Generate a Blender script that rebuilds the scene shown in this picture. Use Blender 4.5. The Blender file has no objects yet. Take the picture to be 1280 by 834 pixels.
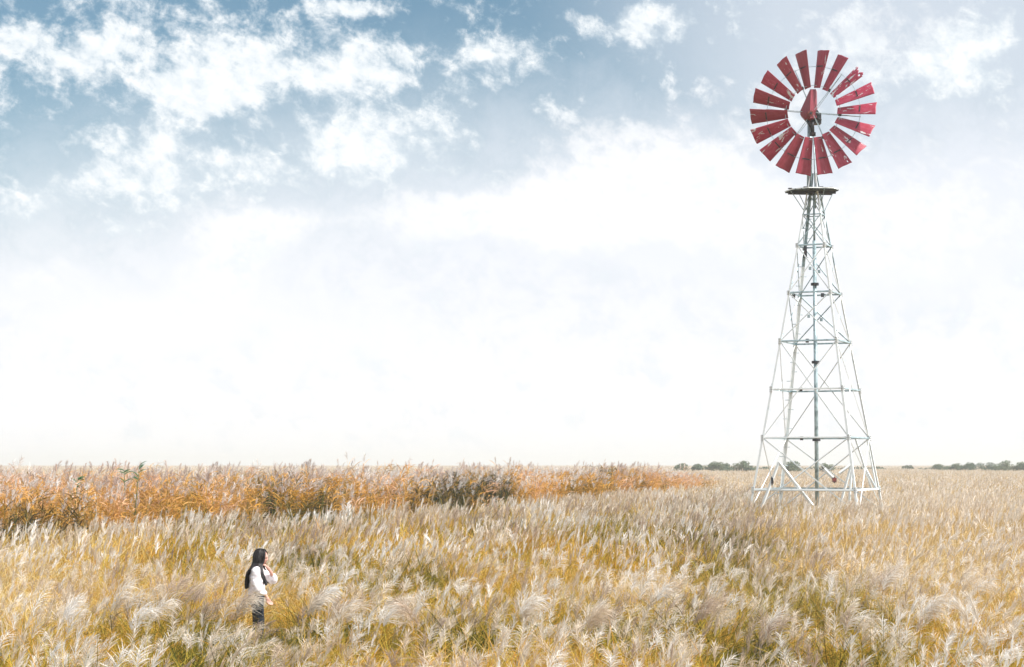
import bpy, bmesh, math, random
import numpy as np
from mathutils import Vector, Matrix, Euler

random.seed(7); RNG = np.random.default_rng(7)
PI = math.pi
scene = bpy.context.scene
COL = scene.collection

# ------------------------------------------------------------------ camera
EYE = 2.86; F = 2400.0; PITCH = math.atan((580 - 417) / F)
cam = bpy.data.cameras.new("camera"); cam.sensor_width = 36.0; cam.lens = F / 1280 * 36
cam.clip_start = 0.1; cam.clip_end = 20000
camo = bpy.data.objects.new("camera", cam); COL.objects.link(camo)
camo.location = (0, 0, EYE); camo.rotation_euler = (PI / 2 + PITCH, 0, 0)
scene.camera = camo

def ray(px, py):
    x = (px - 640) / F; y = (417 - py) / F
    return Vector((x, math.cos(PITCH) - y * math.sin(PITCH), math.sin(PITCH) + y * math.cos(PITCH)))
def at(px, py, D):
    r = ray(px, py); return Vector((r.x / r.y * D, D, EYE + r.z / r.y * D))

# ------------------------------------------------------------------ tags
def tag(o, label=None, cat=None, group=None, kind=None):
    if label: o["label"] = label
    if cat: o["category"] = cat
    if group: o["group"] = group
    if kind: o["kind"] = kind
    return o
def empty(name, loc=(0, 0, 0), rz=0):
    o = bpy.data.objects.new(name, None); COL.objects.link(o)
    o.location = loc; o.rotation_euler = (0, 0, rz); o.empty_display_size = 0.2
    return o

# ------------------------------------------------------------------ nodes
def new_mat(name):
    m = bpy.data.materials.new(name); m.use_nodes = True
    m.node_tree.nodes.clear(); return m, m.node_tree
def N(nt, t, **kw):
    n = nt.nodes.new(t)
    for k, v in kw.items():
        if k == "inp":
            for a, b in v.items():
                if isinstance(b, bpy.types.NodeSocket): nt.links.new(b, n.inputs[a])
                else: n.inputs[a].default_value = b
        else: setattr(n, k, v)
    return n
def math_n(nt, op, a, b=None, c=None, clamp=False):
    n = nt.nodes.new("ShaderNodeMath"); n.operation = op; n.use_clamp = clamp
    for i, v in enumerate((a, b, c)):
        if v is None: continue
        if isinstance(v, bpy.types.NodeSocket): nt.links.new(v, n.inputs[i])
        else: n.inputs[i].default_value = v
    return n.outputs[0]
def mix_c(nt, f, a, b):
    n = nt.nodes.new("ShaderNodeMix"); n.data_type = "RGBA"
    for i, v in ((0, f), (6, a), (7, b)):
        if isinstance(v, bpy.types.NodeSocket): nt.links.new(v, n.inputs[i])
        elif i == 0: n.inputs[0].default_value = v
        else: n.inputs[i].default_value = (*v, 1)
    return n.outputs[2]
def mrange(nt, v, a, b, c=0.0, d=1.0, smooth=True):
    n = nt.nodes.new("ShaderNodeMapRange"); n.interpolation_type = "SMOOTHSTEP" if smooth else "LINEAR"
    nt.links.new(v, n.inputs[0])
    for i, x in enumerate((a, b, c, d)): n.inputs[i + 1].default_value = x
    return n.outputs[0]
def noise(nt, vec, scale, detail=3, rough=0.55, dist=0.0):
    n = nt.nodes.new("ShaderNodeTexNoise"); n.inputs["Scale"].default_value = scale
    n.inputs["Detail"].default_value = detail; n.inputs["Roughness"].default_value = rough
    n.inputs["Distortion"].default_value = dist
    if vec is not None: nt.links.new(vec, n.inputs["Vector"])
    return n
def out(nt, sh): nt.links.new(sh, N(nt, "ShaderNodeOutputMaterial").inputs[0])

def plant_mat(name, stops, zone_scale, rand_w, trans, sheen=0.0, zone_off=0.0, rx=0.0, rcol=None):
    """stops: colours mixed by a world-space zone noise and the plant's own random value"""
    m, nt = new_mat(name)
    geo = N(nt, "ShaderNodeNewGeometry"); oi = N(nt, "ShaderNodeObjectInfo")
    mp = N(nt, "ShaderNodeVectorMath", operation="MULTIPLY", inp={0: geo.outputs["Position"], 1: (1, 0.55, 0.3)})
    z = noise(nt, mp.outputs[0], zone_scale, 3, 0.6).outputs[0]
    z = mrange(nt, z, 0.36, 0.64, 0, 1, False)
    v = math_n(nt, "MULTIPLY_ADD", math_n(nt, "SUBTRACT", oi.outputs["Random"], 0.5), rand_w, z)
    at_ = N(nt, "ShaderNodeAttribute", attribute_name="tone")
    v = math_n(nt, "ADD", v, math_n(nt, "MULTIPLY_ADD", at_.outputs["Fac"], 0.5, -0.25 + zone_off))
    cr = N(nt, "ShaderNodeValToRGB"); nt.links.new(v, cr.inputs[0])
    e = cr.color_ramp.elements
    for i, (p, c) in enumerate(stops):
        el = e[i] if i < 2 else e.new(p)
        el.position = p; el.color = (*c, 1)
    col = cr.outputs[0]
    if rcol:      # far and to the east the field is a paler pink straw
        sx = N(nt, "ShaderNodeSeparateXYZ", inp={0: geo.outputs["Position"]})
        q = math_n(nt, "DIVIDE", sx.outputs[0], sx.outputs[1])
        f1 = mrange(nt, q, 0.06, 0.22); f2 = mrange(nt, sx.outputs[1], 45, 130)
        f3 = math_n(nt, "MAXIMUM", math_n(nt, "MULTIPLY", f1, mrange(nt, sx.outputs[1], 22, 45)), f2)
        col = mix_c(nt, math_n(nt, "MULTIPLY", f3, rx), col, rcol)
    d = N(nt, "ShaderNodeBsdfDiffuse", inp={"Color": col})
    t = N(nt, "ShaderNodeBsdfTranslucent", inp={"Color": col})
    mx = N(nt, "ShaderNodeMixShader", inp={0: trans, 1: d.outputs[0], 2: t.outputs[0]})
    out(nt, mx.outputs[0]); return m

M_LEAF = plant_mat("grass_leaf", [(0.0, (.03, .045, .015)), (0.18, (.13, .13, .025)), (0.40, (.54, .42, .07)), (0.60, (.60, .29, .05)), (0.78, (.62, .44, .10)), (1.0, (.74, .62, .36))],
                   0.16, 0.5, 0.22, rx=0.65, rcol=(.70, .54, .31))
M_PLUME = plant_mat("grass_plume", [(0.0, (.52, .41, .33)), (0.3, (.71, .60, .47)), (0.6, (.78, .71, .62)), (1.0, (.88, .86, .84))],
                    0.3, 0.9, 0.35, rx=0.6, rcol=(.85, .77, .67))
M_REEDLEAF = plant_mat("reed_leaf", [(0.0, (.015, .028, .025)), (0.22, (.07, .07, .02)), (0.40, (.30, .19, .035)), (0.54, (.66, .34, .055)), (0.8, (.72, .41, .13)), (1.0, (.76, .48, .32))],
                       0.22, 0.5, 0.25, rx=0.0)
M_REEDPLUME = plant_mat("reed_plume", [(0.0, (.52, .42, .38)), (0.5, (.72, .64, .60)), (1.0, (.82, .80, .79))], 0.3, 1.0, 0.35)
M_STALK = plant_mat("reed_stalk", [(0.0, (.14, .18, .05)), (0.5, (.42, .30, .12)), (1.0, (.58, .40, .20))], 0.5, 0.8, 0.1)
M_GREEN = plant_mat("green_leaf", [(0.0, (.03, .13, .06)), (1.0, (.06, .20, .08))], 0.5, 0.8, 0.25)
M_BUSH = plant_mat("bush_leaf", [(0.0, (.07, .11, .075)), (0.5, (.11, .155, .10)), (1.0, (.16, .19, .12))], 0.1, 0.8, 0.2)

def shade_patch(m, cx, cy, r, amt):
    """shade low in the bed, painted into the leaf colour as a dark blob"""
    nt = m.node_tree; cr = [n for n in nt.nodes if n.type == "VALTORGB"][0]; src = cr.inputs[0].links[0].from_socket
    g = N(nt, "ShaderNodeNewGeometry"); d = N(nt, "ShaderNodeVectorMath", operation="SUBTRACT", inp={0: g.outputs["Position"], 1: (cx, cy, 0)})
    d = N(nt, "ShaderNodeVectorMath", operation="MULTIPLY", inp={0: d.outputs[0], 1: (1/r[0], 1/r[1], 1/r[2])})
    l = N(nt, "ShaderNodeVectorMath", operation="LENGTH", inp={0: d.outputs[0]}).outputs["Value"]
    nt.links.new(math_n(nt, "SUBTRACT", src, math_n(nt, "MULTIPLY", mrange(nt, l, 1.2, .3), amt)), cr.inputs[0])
shade_patch(M_REEDLEAF, -12.6, 47.6, (3.6, 4.5, 2.6), .8)  # shade at the bed's left base, put into the leaf colour
def simple_mat(name, col, rough=0.5, metal=0.0, col2=None, sc=8, lo=.45, hi=.6, coat=0.0):
    m, nt = new_mat(name)
    b = N(nt, "ShaderNodeBsdfPrincipled", inp={"Roughness": rough, "Metallic": metal})
    b.inputs["Base Color"].default_value = (*col, 1)
    if col2:
        tc = N(nt, "ShaderNodeTexCoord"); n = noise(nt, tc.outputs["Object"], sc, 5, .65)
        c = mix_c(nt, mrange(nt, n.outputs[0], lo, hi), col, col2); nt.links.new(c, b.inputs["Base Color"])
    out(nt, b.outputs[0]); return m
M_WHITE = simple_mat("white_paint", (.82, .87, .89), .4, 0, (.42, .54, .57), 5, .60, .74)
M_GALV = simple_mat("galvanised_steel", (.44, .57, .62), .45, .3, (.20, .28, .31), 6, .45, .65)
M_DARK = simple_mat("dark_iron", (.035, .04, .05), .55, .3, (.12, .06, .05), 9, .5, .7)
M_DECK = simple_mat("weathered_board", (.03, .045, .05), .8, 0, (.08, .11, .12), 7, .4, .7)
M_RUST = simple_mat("rust_red", (.28, .05, .04), .7, 0, (.10, .05, .05), 20, .4, .6)

def blade_mat(name, wear, A=(.41, .020, .062), B_=(.52, .060, .135)):
    m, nt = new_mat(name)
    tc = N(nt, "ShaderNodeTexCoord"); oi = N(nt, "ShaderNodeObjectInfo")
    off = N(nt, "ShaderNodeVectorMath", operation="SCALE"); nt.links.new(oi.outputs["Location"], off.inputs[0]); off.inputs[3].default_value = 7.3
    rnd = N(nt, "ShaderNodeCombineXYZ"); 
    for i, k in enumerate((31.0, 17.0, 53.0)): nt.links.new(math_n(nt, "MULTIPLY", oi.outputs["Random"], k), rnd.inputs[i])
    pos = N(nt, "ShaderNodeVectorMath", operation="ADD", inp={0: tc.outputs["Object"], 1: rnd.outputs[0]})
    st = N(nt, "ShaderNodeVectorMath", operation="MULTIPLY", inp={0: pos.outputs[0], 1: (1.0, 3.0, 1.0)})
    n1 = noise(nt, st.outputs[0], 2.2, 6, .65, .4).outputs[0]
    n2 = noise(nt, st.outputs[0], 5.5, 4, .6).outputs[0]
    wv = mrange(nt, oi.outputs["Random"], 0, 1, wear - .04, wear + .06, False)
    peel = math_n(nt, "MULTIPLY", math_n(nt, "SUBTRACT", n1, wv), 40, clamp=True)
    c = mix_c(nt, mrange(nt, n2, .35, .7), A, B_)
    hue = math_n(nt, "MULTIPLY", oi.outputs["Random"], .7)
    c = mix_c(nt, hue, c, (.20, .025, .03))
    c = mix_c(nt, peel, c, mix_c(nt, n2, (.48, .52, .56), (.80, .78, .80)))
    b = N(nt, "ShaderNodeBsdfPrincipled", inp={"Roughness": .5, "Base Color": c})
    out(nt, b.outputs[0]); return m
M_BLADE = blade_mat("worn_red_paint", .60)

# ------------------------------------------------------------------ mesh helpers
class MB:
    def __init__(s): s.v = []; s.f = []; s.mi = []; s.t = []; s.mats = []
    def mat(s, m):
        if m not in s.mats: s.mats.append(m)
        return s.mats.index(m)
    def add(s, vs, fs, m, tone=0.5):
        b = len(s.v); k = s.mat(m)
        s.v.extend([tuple(p) for p in vs]); s.t.extend([tone] * len(vs))
        for f in fs: s.f.append(tuple(b + i for i in f)); s.mi.append(k)
    def ribbon(s, pts, ws, side, m, tone=.5):
        vs = []; fs = []
        for i, (p, w) in enumerate(zip(pts, ws)):
            a = pts[min(i + 1, len(pts) - 1)] - pts[max(i - 1, 0)]
            sd = side - a * (side.dot(a) / max(a.length_squared, 1e-9))
            if sd.length < 1e-5: sd = Vector((1, 0, 0))
            sd.normalize(); vs += [p - sd * w / 2, p + sd * w / 2]
        for i in range(len(pts) - 1): fs.append((2*i, 2*i+1, 2*i+3, 2*i+2))
        s.add(vs, fs, m, tone)
    def tube(s, a, b, r0, r1=None, m=None, n=8, caps=True):
        a = Vector(a); b = Vector(b); r1 = r0 if r1 is None else r1
        d = (b - a).normalized(); u = d.orthogonal().normalized(); w = d.cross(u)
        vs = [p + (u * math.cos(2*PI*i/n) + w * math.sin(2*PI*i/n)) * r for p, r in ((a, r0), (b, r1)) for i in range(n)]
        fs = [(i, (i+1) % n, n + (i+1) % n, n + i) for i in range(n)]
        if caps: fs += [tuple(range(n-1, -1, -1)), tuple(range(n, 2*n))]
        s.add(vs, fs, m)
    def box(s, c, u, v, w, m):
        c = Vector(c); u = Vector(u); v = Vector(v); w = Vector(w)
        vs = [c + u*i + v*j + w*k for i in (-1, 1) for j in (-1, 1) for k in (-1, 1)]
        s.add(vs, [(0,1,3,2),(4,6,7,5),(0,4,5,1),(2,3,7,6),(0,2,6,4),(1,5,7,3)], m)
    def angle(s, a, b, w, th, m, out_dir):
        """an L-section steel angle between a and b whose corner points along out_dir"""
        a = Vector(a); b = Vector(b); d = (b - a).normalized(); o = Vector(out_dir); o -= d * o.dot(d); o.normalize()
        p = d.cross(o); e1 = (-o + p).normalized(); e2 = (-o - p).normalized(); h = (b - a) / 2; c = (a + b) / 2 + o * w * .35
        s.box(c + e1 * w / 2, h, e1 * w / 2, e2 * th / 2, m)
        s.box(c + e2 * (w / 2 + th/2), h, e2 * (w / 2), e1 * th / 2, m)
    def build(s, name, parent=None, smooth=False, link=True, origin=None):
        me = bpy.data.meshes.new(name)
        vv = s.v
        if origin is not None:
            ox, oy, oz = origin; vv = [(x-ox, y-oy, z-oz) for x, y, z in vv]
        me.from_pydata(vv, [], s.f)
        for m in s.mats: me.materials.append(m)
        me.polygons.foreach_set("material_index", s.mi)
        if smooth: me.polygons.foreach_set("use_smooth", [True] * len(s.f))
        at_ = me.attributes.new("tone", "FLOAT", "POINT"); at_.data.foreach_set("value", s.t)
        me.update()
        o = bpy.data.objects.new(name, me)
        if link: COL.objects.link(o)
        if origin is not None: o.location = origin
        if parent: o.parent = parent
        return o

def rv(s=1.0): return Vector((random.gauss(0, s), random.gauss(0, s), random.gauss(0, s)))
def arc(p, d, L, n, g):
    """curve from p, starting along d, bending towards g"""
    pts = [p.copy()]; d = d.normalized(); st = L / n
    for i in range(n):
        p = p + d * st; pts.append(p.copy()); d = (d + g * st).normalized()
    return pts

# lod 0 near, 1 middle, 2 far
FIL = {0: (34, 4, .0070, 1.0), 1: (15, 3, .014, 1.05), 2: (6, 2, .034, 1.1)}
def plume(mb, p, d, openness, L, lod, m, wind):
    n, seg, w, k = FIL[lod]
    rach = arc(p, d, L, 5, wind * (.5 + 1.9 * openness) + Vector((0, 0, -.2 - 2.9 * openness)))
    mb.ribbon(rach, [w * .9] * 6, rv(), m, .45)
    base = random.gauss(.5, .3)
    for i in range(n):
        s = ((i + random.random()) / n) ** 1.1 * .86
        j = min(4, int(s * 5)); q = rach[j].lerp(rach[j + 1], s * 5 - j)
        dd = (rach[j + 1] - rach[j]).normalized()
        u_ = dd.orthogonal().normalized(); v_ = dd.cross(u_); psi = i * 2.4 + random.gauss(0, .3)
        a_ = (.16 + .62 * openness) * random.uniform(.6, 1.15)
        fd = dd * math.cos(a_) + (u_ * math.cos(psi) + v_ * math.sin(psi)) * math.sin(a_) + rv(.05)
        ll = L * random.uniform(.55, .8) * (1 - .35 * s) * (.62 + .38 * openness)
        g = wind * (1.0 + 2.2 * openness) + Vector((0, 0, -.6 - 5.5 * openness))
        pts = arc(q, fd, ll, seg, g)
        ws = [w * k * (1 - .75 * (t / seg) ** 1.5) for t in range(seg + 1)]
        mb.ribbon(pts, ws, rv(), m, min(1, max(0, base + random.gauss(0, .10))))

def grass_leaves(mb, nleaf, R, H, w, seg, m, tone_mu=.5):
    for i in range(nleaf):
        a = random.uniform(0, 2*PI); r = R * math.sqrt(random.random())
        p = Vector((r*math.cos(a), r*math.sin(a), 0))
        d = Vector((math.cos(a)*.22, math.sin(a)*.22, 1)) + rv(.13)
        L = H * random.uniform(.55, 1.12)
        pts = arc(p, d, L, seg, Vector((random.gauss(.35, .5), random.gauss(0, .5), -random.uniform(.1, 1.5))))
        ww = w * random.uniform(.6, 1.3)
        ws = [ww * (1 - (t/seg)**2.2 * .85) for t in range(seg + 1)]
        mb.ribbon(pts, ws, rv(), m, min(1, max(0, random.gauss(tone_mu, .28))))

def silver_clump(lod, openness, H=1.25, nst=None):
    mb = MB()
    R = (.22, .26, .42)[lod]; w = (.010, .019, .042)[lod]
    grass_leaves(mb, (78, 44, 22)[lod], R, H * 1.13, w, (5, 3, 2)[lod], M_LEAF)
    # dead bent stuff low down
    nst = nst or (3, 3, 5)[lod]
    for i in range(nst):
        a = random.uniform(0, 2*PI); r = R * math.sqrt(random.random())
        p = Vector((r*math.cos(a), r*math.sin(a), 0))
        d = Vector((random.gauss(.08, .10), random.gauss(0, .10), 1))
        L = H * random.uniform(.62, .98)
        st = arc(p, d, L, 4, Vector((.12, 0, 0)) + rv(.08))
        mb.ribbon(st, [(.006, .009, .02)[lod]] * 5, rv(), M_LEAF, .8)
        for q in range((2, 1, 0)[lod]):      # leaves up the stem
            k = random.choice((1, 2, 3)); 
            pts = arc(st[k], (st[k+1]-st[k]).normalized() + rv(.4), random.uniform(.3, .5), 4, Vector((.6, 0, -2.0)) + rv(.4))
            mb.ribbon(pts, [w, w*.9, w*.7, w*.5, w*.15], rv(), M_LEAF, random.uniform(.3, .9))
        wind = Vector((random.gauss(.75, .35), random.gauss(0, .4), 0))
        op = min(1, max(.05, random.gauss(openness, .22)))
        plume(mb, st[-1], st[-1] - st[-2], op, random.uniform(*((.19, .31), (.19, .28), (.22, .32))[lod]), lod, M_PLUME, wind)
    return mb

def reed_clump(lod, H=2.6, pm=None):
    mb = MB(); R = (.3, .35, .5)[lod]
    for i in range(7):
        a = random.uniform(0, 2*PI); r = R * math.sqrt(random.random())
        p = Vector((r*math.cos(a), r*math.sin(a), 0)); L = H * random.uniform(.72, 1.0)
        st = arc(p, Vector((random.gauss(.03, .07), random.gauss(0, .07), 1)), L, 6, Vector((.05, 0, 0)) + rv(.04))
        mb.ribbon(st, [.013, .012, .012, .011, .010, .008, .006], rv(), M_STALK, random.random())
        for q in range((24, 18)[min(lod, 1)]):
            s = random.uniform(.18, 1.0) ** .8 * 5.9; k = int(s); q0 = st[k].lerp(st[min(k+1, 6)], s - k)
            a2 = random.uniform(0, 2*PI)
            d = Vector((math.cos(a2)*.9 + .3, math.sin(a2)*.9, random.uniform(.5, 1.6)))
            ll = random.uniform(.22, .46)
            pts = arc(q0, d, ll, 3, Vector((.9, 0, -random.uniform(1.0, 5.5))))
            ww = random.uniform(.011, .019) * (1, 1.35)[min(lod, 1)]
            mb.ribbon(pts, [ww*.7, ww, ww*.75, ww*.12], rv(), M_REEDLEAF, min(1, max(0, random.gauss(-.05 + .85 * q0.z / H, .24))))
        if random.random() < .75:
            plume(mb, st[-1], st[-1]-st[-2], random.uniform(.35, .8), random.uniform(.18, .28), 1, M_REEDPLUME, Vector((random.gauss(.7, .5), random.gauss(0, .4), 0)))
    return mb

# ------------------------------------------------------------------ scattering of uncountable plants
def scatter(name, templates, pts, rots, scl, idx, label, cat):
    """one object: a mesh of points whose geometry nodes set a plant from the templates on each"""
    col = bpy.data.collections.new(name + "_kinds")
    for i, mb in enumerate(templates):
        o = mb.build("%s_kind_%02d" % (name, i), link=False); col.objects.link(o)
    me = bpy.data.meshes.new(name); me.from_pydata([tuple(p) for p in pts], [], [])
    a = me.attributes.new("rot", "FLOAT_VECTOR", "POINT"); a.data.foreach_set("vector", np.asarray(rots, dtype=np.float32).ravel())
    a = me.attributes.new("scl", "FLOAT_VECTOR", "POINT"); a.data.foreach_set("vector", np.asarray(scl, dtype=np.float32).ravel())
    a = me.attributes.new("pick", "INT", "POINT"); a.data.foreach_set("value", np.asarray(idx, dtype=np.int32))
    ob = bpy.data.objects.new(name, me); COL.objects.link(ob)
    ng = bpy.data.node_groups.new(name, "GeometryNodeTree")
    ng.interface.new_socket("Geometry", in_out="INPUT", socket_type="NodeSocketGeometry")
    ng.interface.new_socket("Geometry", in_out="OUTPUT", socket_type="NodeSocketGeometry")
    gi = ng.nodes.new("NodeGroupInput"); go = ng.nodes.new("NodeGroupOutput")
    ci = ng.nodes.new("GeometryNodeCollectionInfo"); ci.inputs["Collection"].default_value = col
    ci.inputs["Separate Children"].default_value = True; ci.inputs["Reset Children"].default_value = True
    ip = ng.nodes.new("GeometryNodeInstanceOnPoints"); ip.inputs["Pick Instance"].default_value = True
    def na(nm, ty):
        n = ng.nodes.new("GeometryNodeInputNamedAttribute"); n.data_type = ty; n.inputs[0].default_value = nm
        return [s for s in n.outputs if s.enabled and s.name == "Attribute"][0]
    L = ng.links.new
    L(gi.outputs[0], ip.inputs["Points"]); L(ci.outputs[0], ip.inputs["Instance"])
    L(na("pick", "INT"), ip.inputs["Instance Index"])
    e2r = ng.nodes.new("FunctionNodeEulerToRotation"); L(na("rot", "FLOAT_VECTOR"), e2r.inputs[0]); L(e2r.outputs[0], ip.inputs["Rotation"])
    L(na("scl", "FLOAT_VECTOR"), ip.inputs["Scale"]); L(ip.outputs[0], go.inputs[0])
    md = ob.modifiers.new("plants", "NODES"); md.node_group = ng
    return tag(ob, label, cat, kind="stuff")

WOM = Vector((-3.70, 28.2, 0))
def smooth(a, b, x):
    t = np.clip((x - a) / (b - a), 0, 1); return t * t * (3 - 2 * t)
# front edge of the tall reed bed, in plan (x, y)
BED = np.array([(-60, 38), (-25, 42), (-12, 46), (-5.2, 54), (-1, 66), (4, 88), (10, 114), (16, 140)], float)
def bed_front(x): return np.interp(x, BED[:, 0], BED[:, 1])
def lumps(x, y, s, seed):
    r = np.random.default_rng(seed); v = 0
    for k in range(6):
        a = r.uniform(0, 2*PI); f = r.uniform(.5, 1.6) / s; ph = r.uniform(0, 2*PI)
        v = v + np.sin((x * np.cos(a) + y * np.sin(a)) * f * 2 * PI + ph)
    return v / 2.4
def field_points(d0, d1, dens, margin):
    hw1 = .267 * d1 * 1.12 + margin; area = 2 * hw1 * (d1 - d0)
    n = int(area * dens)
    y = RNG.uniform(d0, d1, n); x = RNG.uniform(-hw1, hw1, n)
    ok = np.abs(x) < .267 * y * 1.12 + margin
    return x[ok], y[ok]

def silver_band(name, d0, d1, dens, lod, kinds, label, margin=4.0, spread=1.0):
    x, y = field_points(d0, d1, dens, margin)
    bf = bed_front(x) + (lumps(x, y, 9, 3) * 1.4 + lumps(x, y, 2.5, 4) * 1.5)
    ok = (y < bf + RNG.normal(0, 2.2, len(x))) | (x > 15.5 + (y - 140) * .05)
    if lod == 2: ok |= (y > bf + 26)
    dw = np.hypot(x - WOM.x, y - WOM.y)
    ok &= dw > .42
    # the tower's feet and the camera's own spot stay clear
    x = x[ok]; y = y[ok]; n = len(x)
    h = 1.14 + .62 * smooth(29, 52, y) + .10 * lumps(x, y, 5, 5) + RNG.normal(0, .07, n)
    h += .12 * smooth(120, 300, y)
    h += .13 * np.exp(-(np.hypot(x - 9.5, y - 58.5) / 5.0) ** 2)
    # the grass is trodden lower in front of the person
    lane = np.abs(x - WOM.x * y / WOM.y)
    cap = 2.86 - (178 + RNG.uniform(0, 30, n)) * y / 2400 - .06
    inl = (lane < .55) & (y < WOM.y + .3)
    h = np.where(inl, np.minimum(h, cap), h)
    rot = np.zeros((n, 3)); rot[:, 2] = RNG.normal(0, .9, n); rot[:, 0] = RNG.normal(0, .07, n); rot[:, 1] = RNG.normal(0.04, .07, n)
    s = RNG.uniform(.7, 1.3, n) * spread; sz = h / 1.42
    scl = np.stack([s, s, sz], 1)
    idx = RNG.integers(0, kinds, n)
    leafy = (lumps(x, y, 3.2, 8) + RNG.normal(0, .35, n)) > .75      # openings where leaves without plumes show
    idx = np.where(leafy, kinds + RNG.integers(0, 4, n), idx); sz = np.where(leafy, sz * .9, sz); scl[:, 2] = sz
    tp = [silver_clump(lod, op) for op in np.linspace(*{0: (.12, .95), 1: (.1, .6), 2: (.05, .5)}[lod], kinds)]
    for q in range(4):
        mb = MB(); grass_leaves(mb, (90, 48, 22)[lod], (.26, .3, .45)[lod], 1.25, (.011, .02, .042)[lod], (5, 3, 2)[lod], M_LEAF, .35 + .1 * q); tp.append(mb)
    pts = np.stack([x, y, np.full(n, -.02)], 1)
    print(name, n)
    return scatter(name, tp, pts, rot, scl, idx, label, "grass")

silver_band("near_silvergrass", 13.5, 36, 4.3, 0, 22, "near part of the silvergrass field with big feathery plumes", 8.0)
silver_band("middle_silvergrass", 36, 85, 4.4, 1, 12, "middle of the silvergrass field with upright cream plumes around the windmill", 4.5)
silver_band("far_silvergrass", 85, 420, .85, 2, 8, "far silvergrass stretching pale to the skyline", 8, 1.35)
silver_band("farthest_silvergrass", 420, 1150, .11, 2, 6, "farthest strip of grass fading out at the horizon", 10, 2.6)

# the tall orange reed bed on the far side
nb = 22000
x = RNG.uniform(-48, 42, nb); y = RNG.uniform(38, 190, nb)
bf = bed_front(x) + (lumps(x, y, 9, 3) * 1.4 + lumps(x, y, 2.5, 4) * 1.5)
dep = y - bf
ok = (dep > 0) & (dep < 26) & (np.abs(x) < .30 * y + 6) & (RNG.uniform(0, 1, nb) < np.where(dep < 8, 1, .65))
ok &= ~((x > 8) & (RNG.uniform(0, 1, nb) < smooth(8, 15, x)))
x = x[ok]; y = y[ok]; n = len(x); dep = dep[ok]
h = 2.56 + .10 * lumps(x, y, 11, 9) + RNG.normal(0, .12, n) - .35 * np.exp(-dep / 1.2)
h -= .45 * smooth(95, 140, y)
tl = RNG.uniform(0, 1, n); h = np.where(tl < .12, h + .16, h); h = np.where(tl > .99, h + .36, h)
rot = np.zeros((n, 3)); rot[:, 2] = RNG.normal(0, .9, n); rot[:, 0] = RNG.normal(0, .05, n); rot[:, 1] = RNG.normal(.03, .05, n)
s = RNG.uniform(.9, 1.25, n); print("reeds", n)
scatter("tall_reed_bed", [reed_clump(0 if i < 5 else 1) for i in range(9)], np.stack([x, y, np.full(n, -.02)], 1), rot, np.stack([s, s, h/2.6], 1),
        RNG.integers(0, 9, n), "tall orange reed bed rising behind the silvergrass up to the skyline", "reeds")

# far-off scrub along the horizon that reads as one mass
def leaf_blob(mb, c, r, n, sz, m):
    c = Vector(c)
    for i in range(n):
        d = rv(); d.normalize(); rr = random.random() ** .45
        p = c + Vector((d.x*r[0], d.y*r[1], d.z*r[2])) * rr
        u = rv(); u.normalize(); v = u.orthogonal().normalized(); s = sz * random.uniform(.6, 1.4)
        mb.add([p - u*s, p - v*s*.6, p + u*s, p + v*s*.6], [(0, 1, 2, 3)], m, random.random())
tp = []
for k in range(4):
    mb = MB()
    for j in range(5): leaf_blob(mb, (random.gauss(0, 1.1), random.gauss(0, .8), random.uniform(.7, 1.7)), (1.2, 1.0, .8), 110, .16, M_BUSH)
    tp.append(mb)
n = 420; x = RNG.uniform(40, 190, n); y = 430 + RNG.normal(0, 14, n)
rot = np.zeros((n, 3)); rot[:, 2] = RNG.uniform(0, 6.28, n)
s = RNG.uniform(.6, 1.0, n) * (1 + .25 * lumps(x, y, 30, 2))
scatter("distant_scrub", tp, np.stack([x, y, np.zeros(n)], 1), rot, np.stack([s*1.3, s, s*.85], 1), RNG.integers(0, 4, n), "low grey green scrub along the far edge of the field", "scrub")

# ------------------------------------------------------------------ trees on the skyline
def tree(px, ytop, D, wid, label, n=7):
    """a small round tree: tapered trunk with limbs and a leafy crown"""
    g = at(px, 580, D); X = g.x; top = at(px, ytop, D).z
    t = empty("tree", (X, D, 0)); tag(t, label, "tree", "trees on the skyline")
    tr = MB(); h = top * .45
    tr.tube((0, 0, -.1), (.1, 0, h), .16, .10, M_DARKBARK, 7)
    for k in range(5):
        a = k * 1.3; tr.tube((.1, 0, h * .75), (wid * .3 * math.cos(a), wid * .3 * math.sin(a), h + top * .25), .07, .03, M_DARKBARK, 5)
    tr.build("trunk", t)
    cr = MB()
    for k in range(n):
        a = random.uniform(0, 2*PI); q = random.random()
        leaf_blob(cr, (wid * .36 * q * math.cos(a), wid * .3 * q * math.sin(a), top * random.uniform(.45, .8)), (wid*.22, wid*.2, top*.18), 190, .13, M_BUSH)
    leaf_blob(cr, (0, 0, top*.82), (wid*.2, wid*.18, top*.16), 190, .13, M_BUSH)
    cr.build("crown", t)
M_DARKBARK = simple_mat("bark", (.10, .08, .06), .9)
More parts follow.
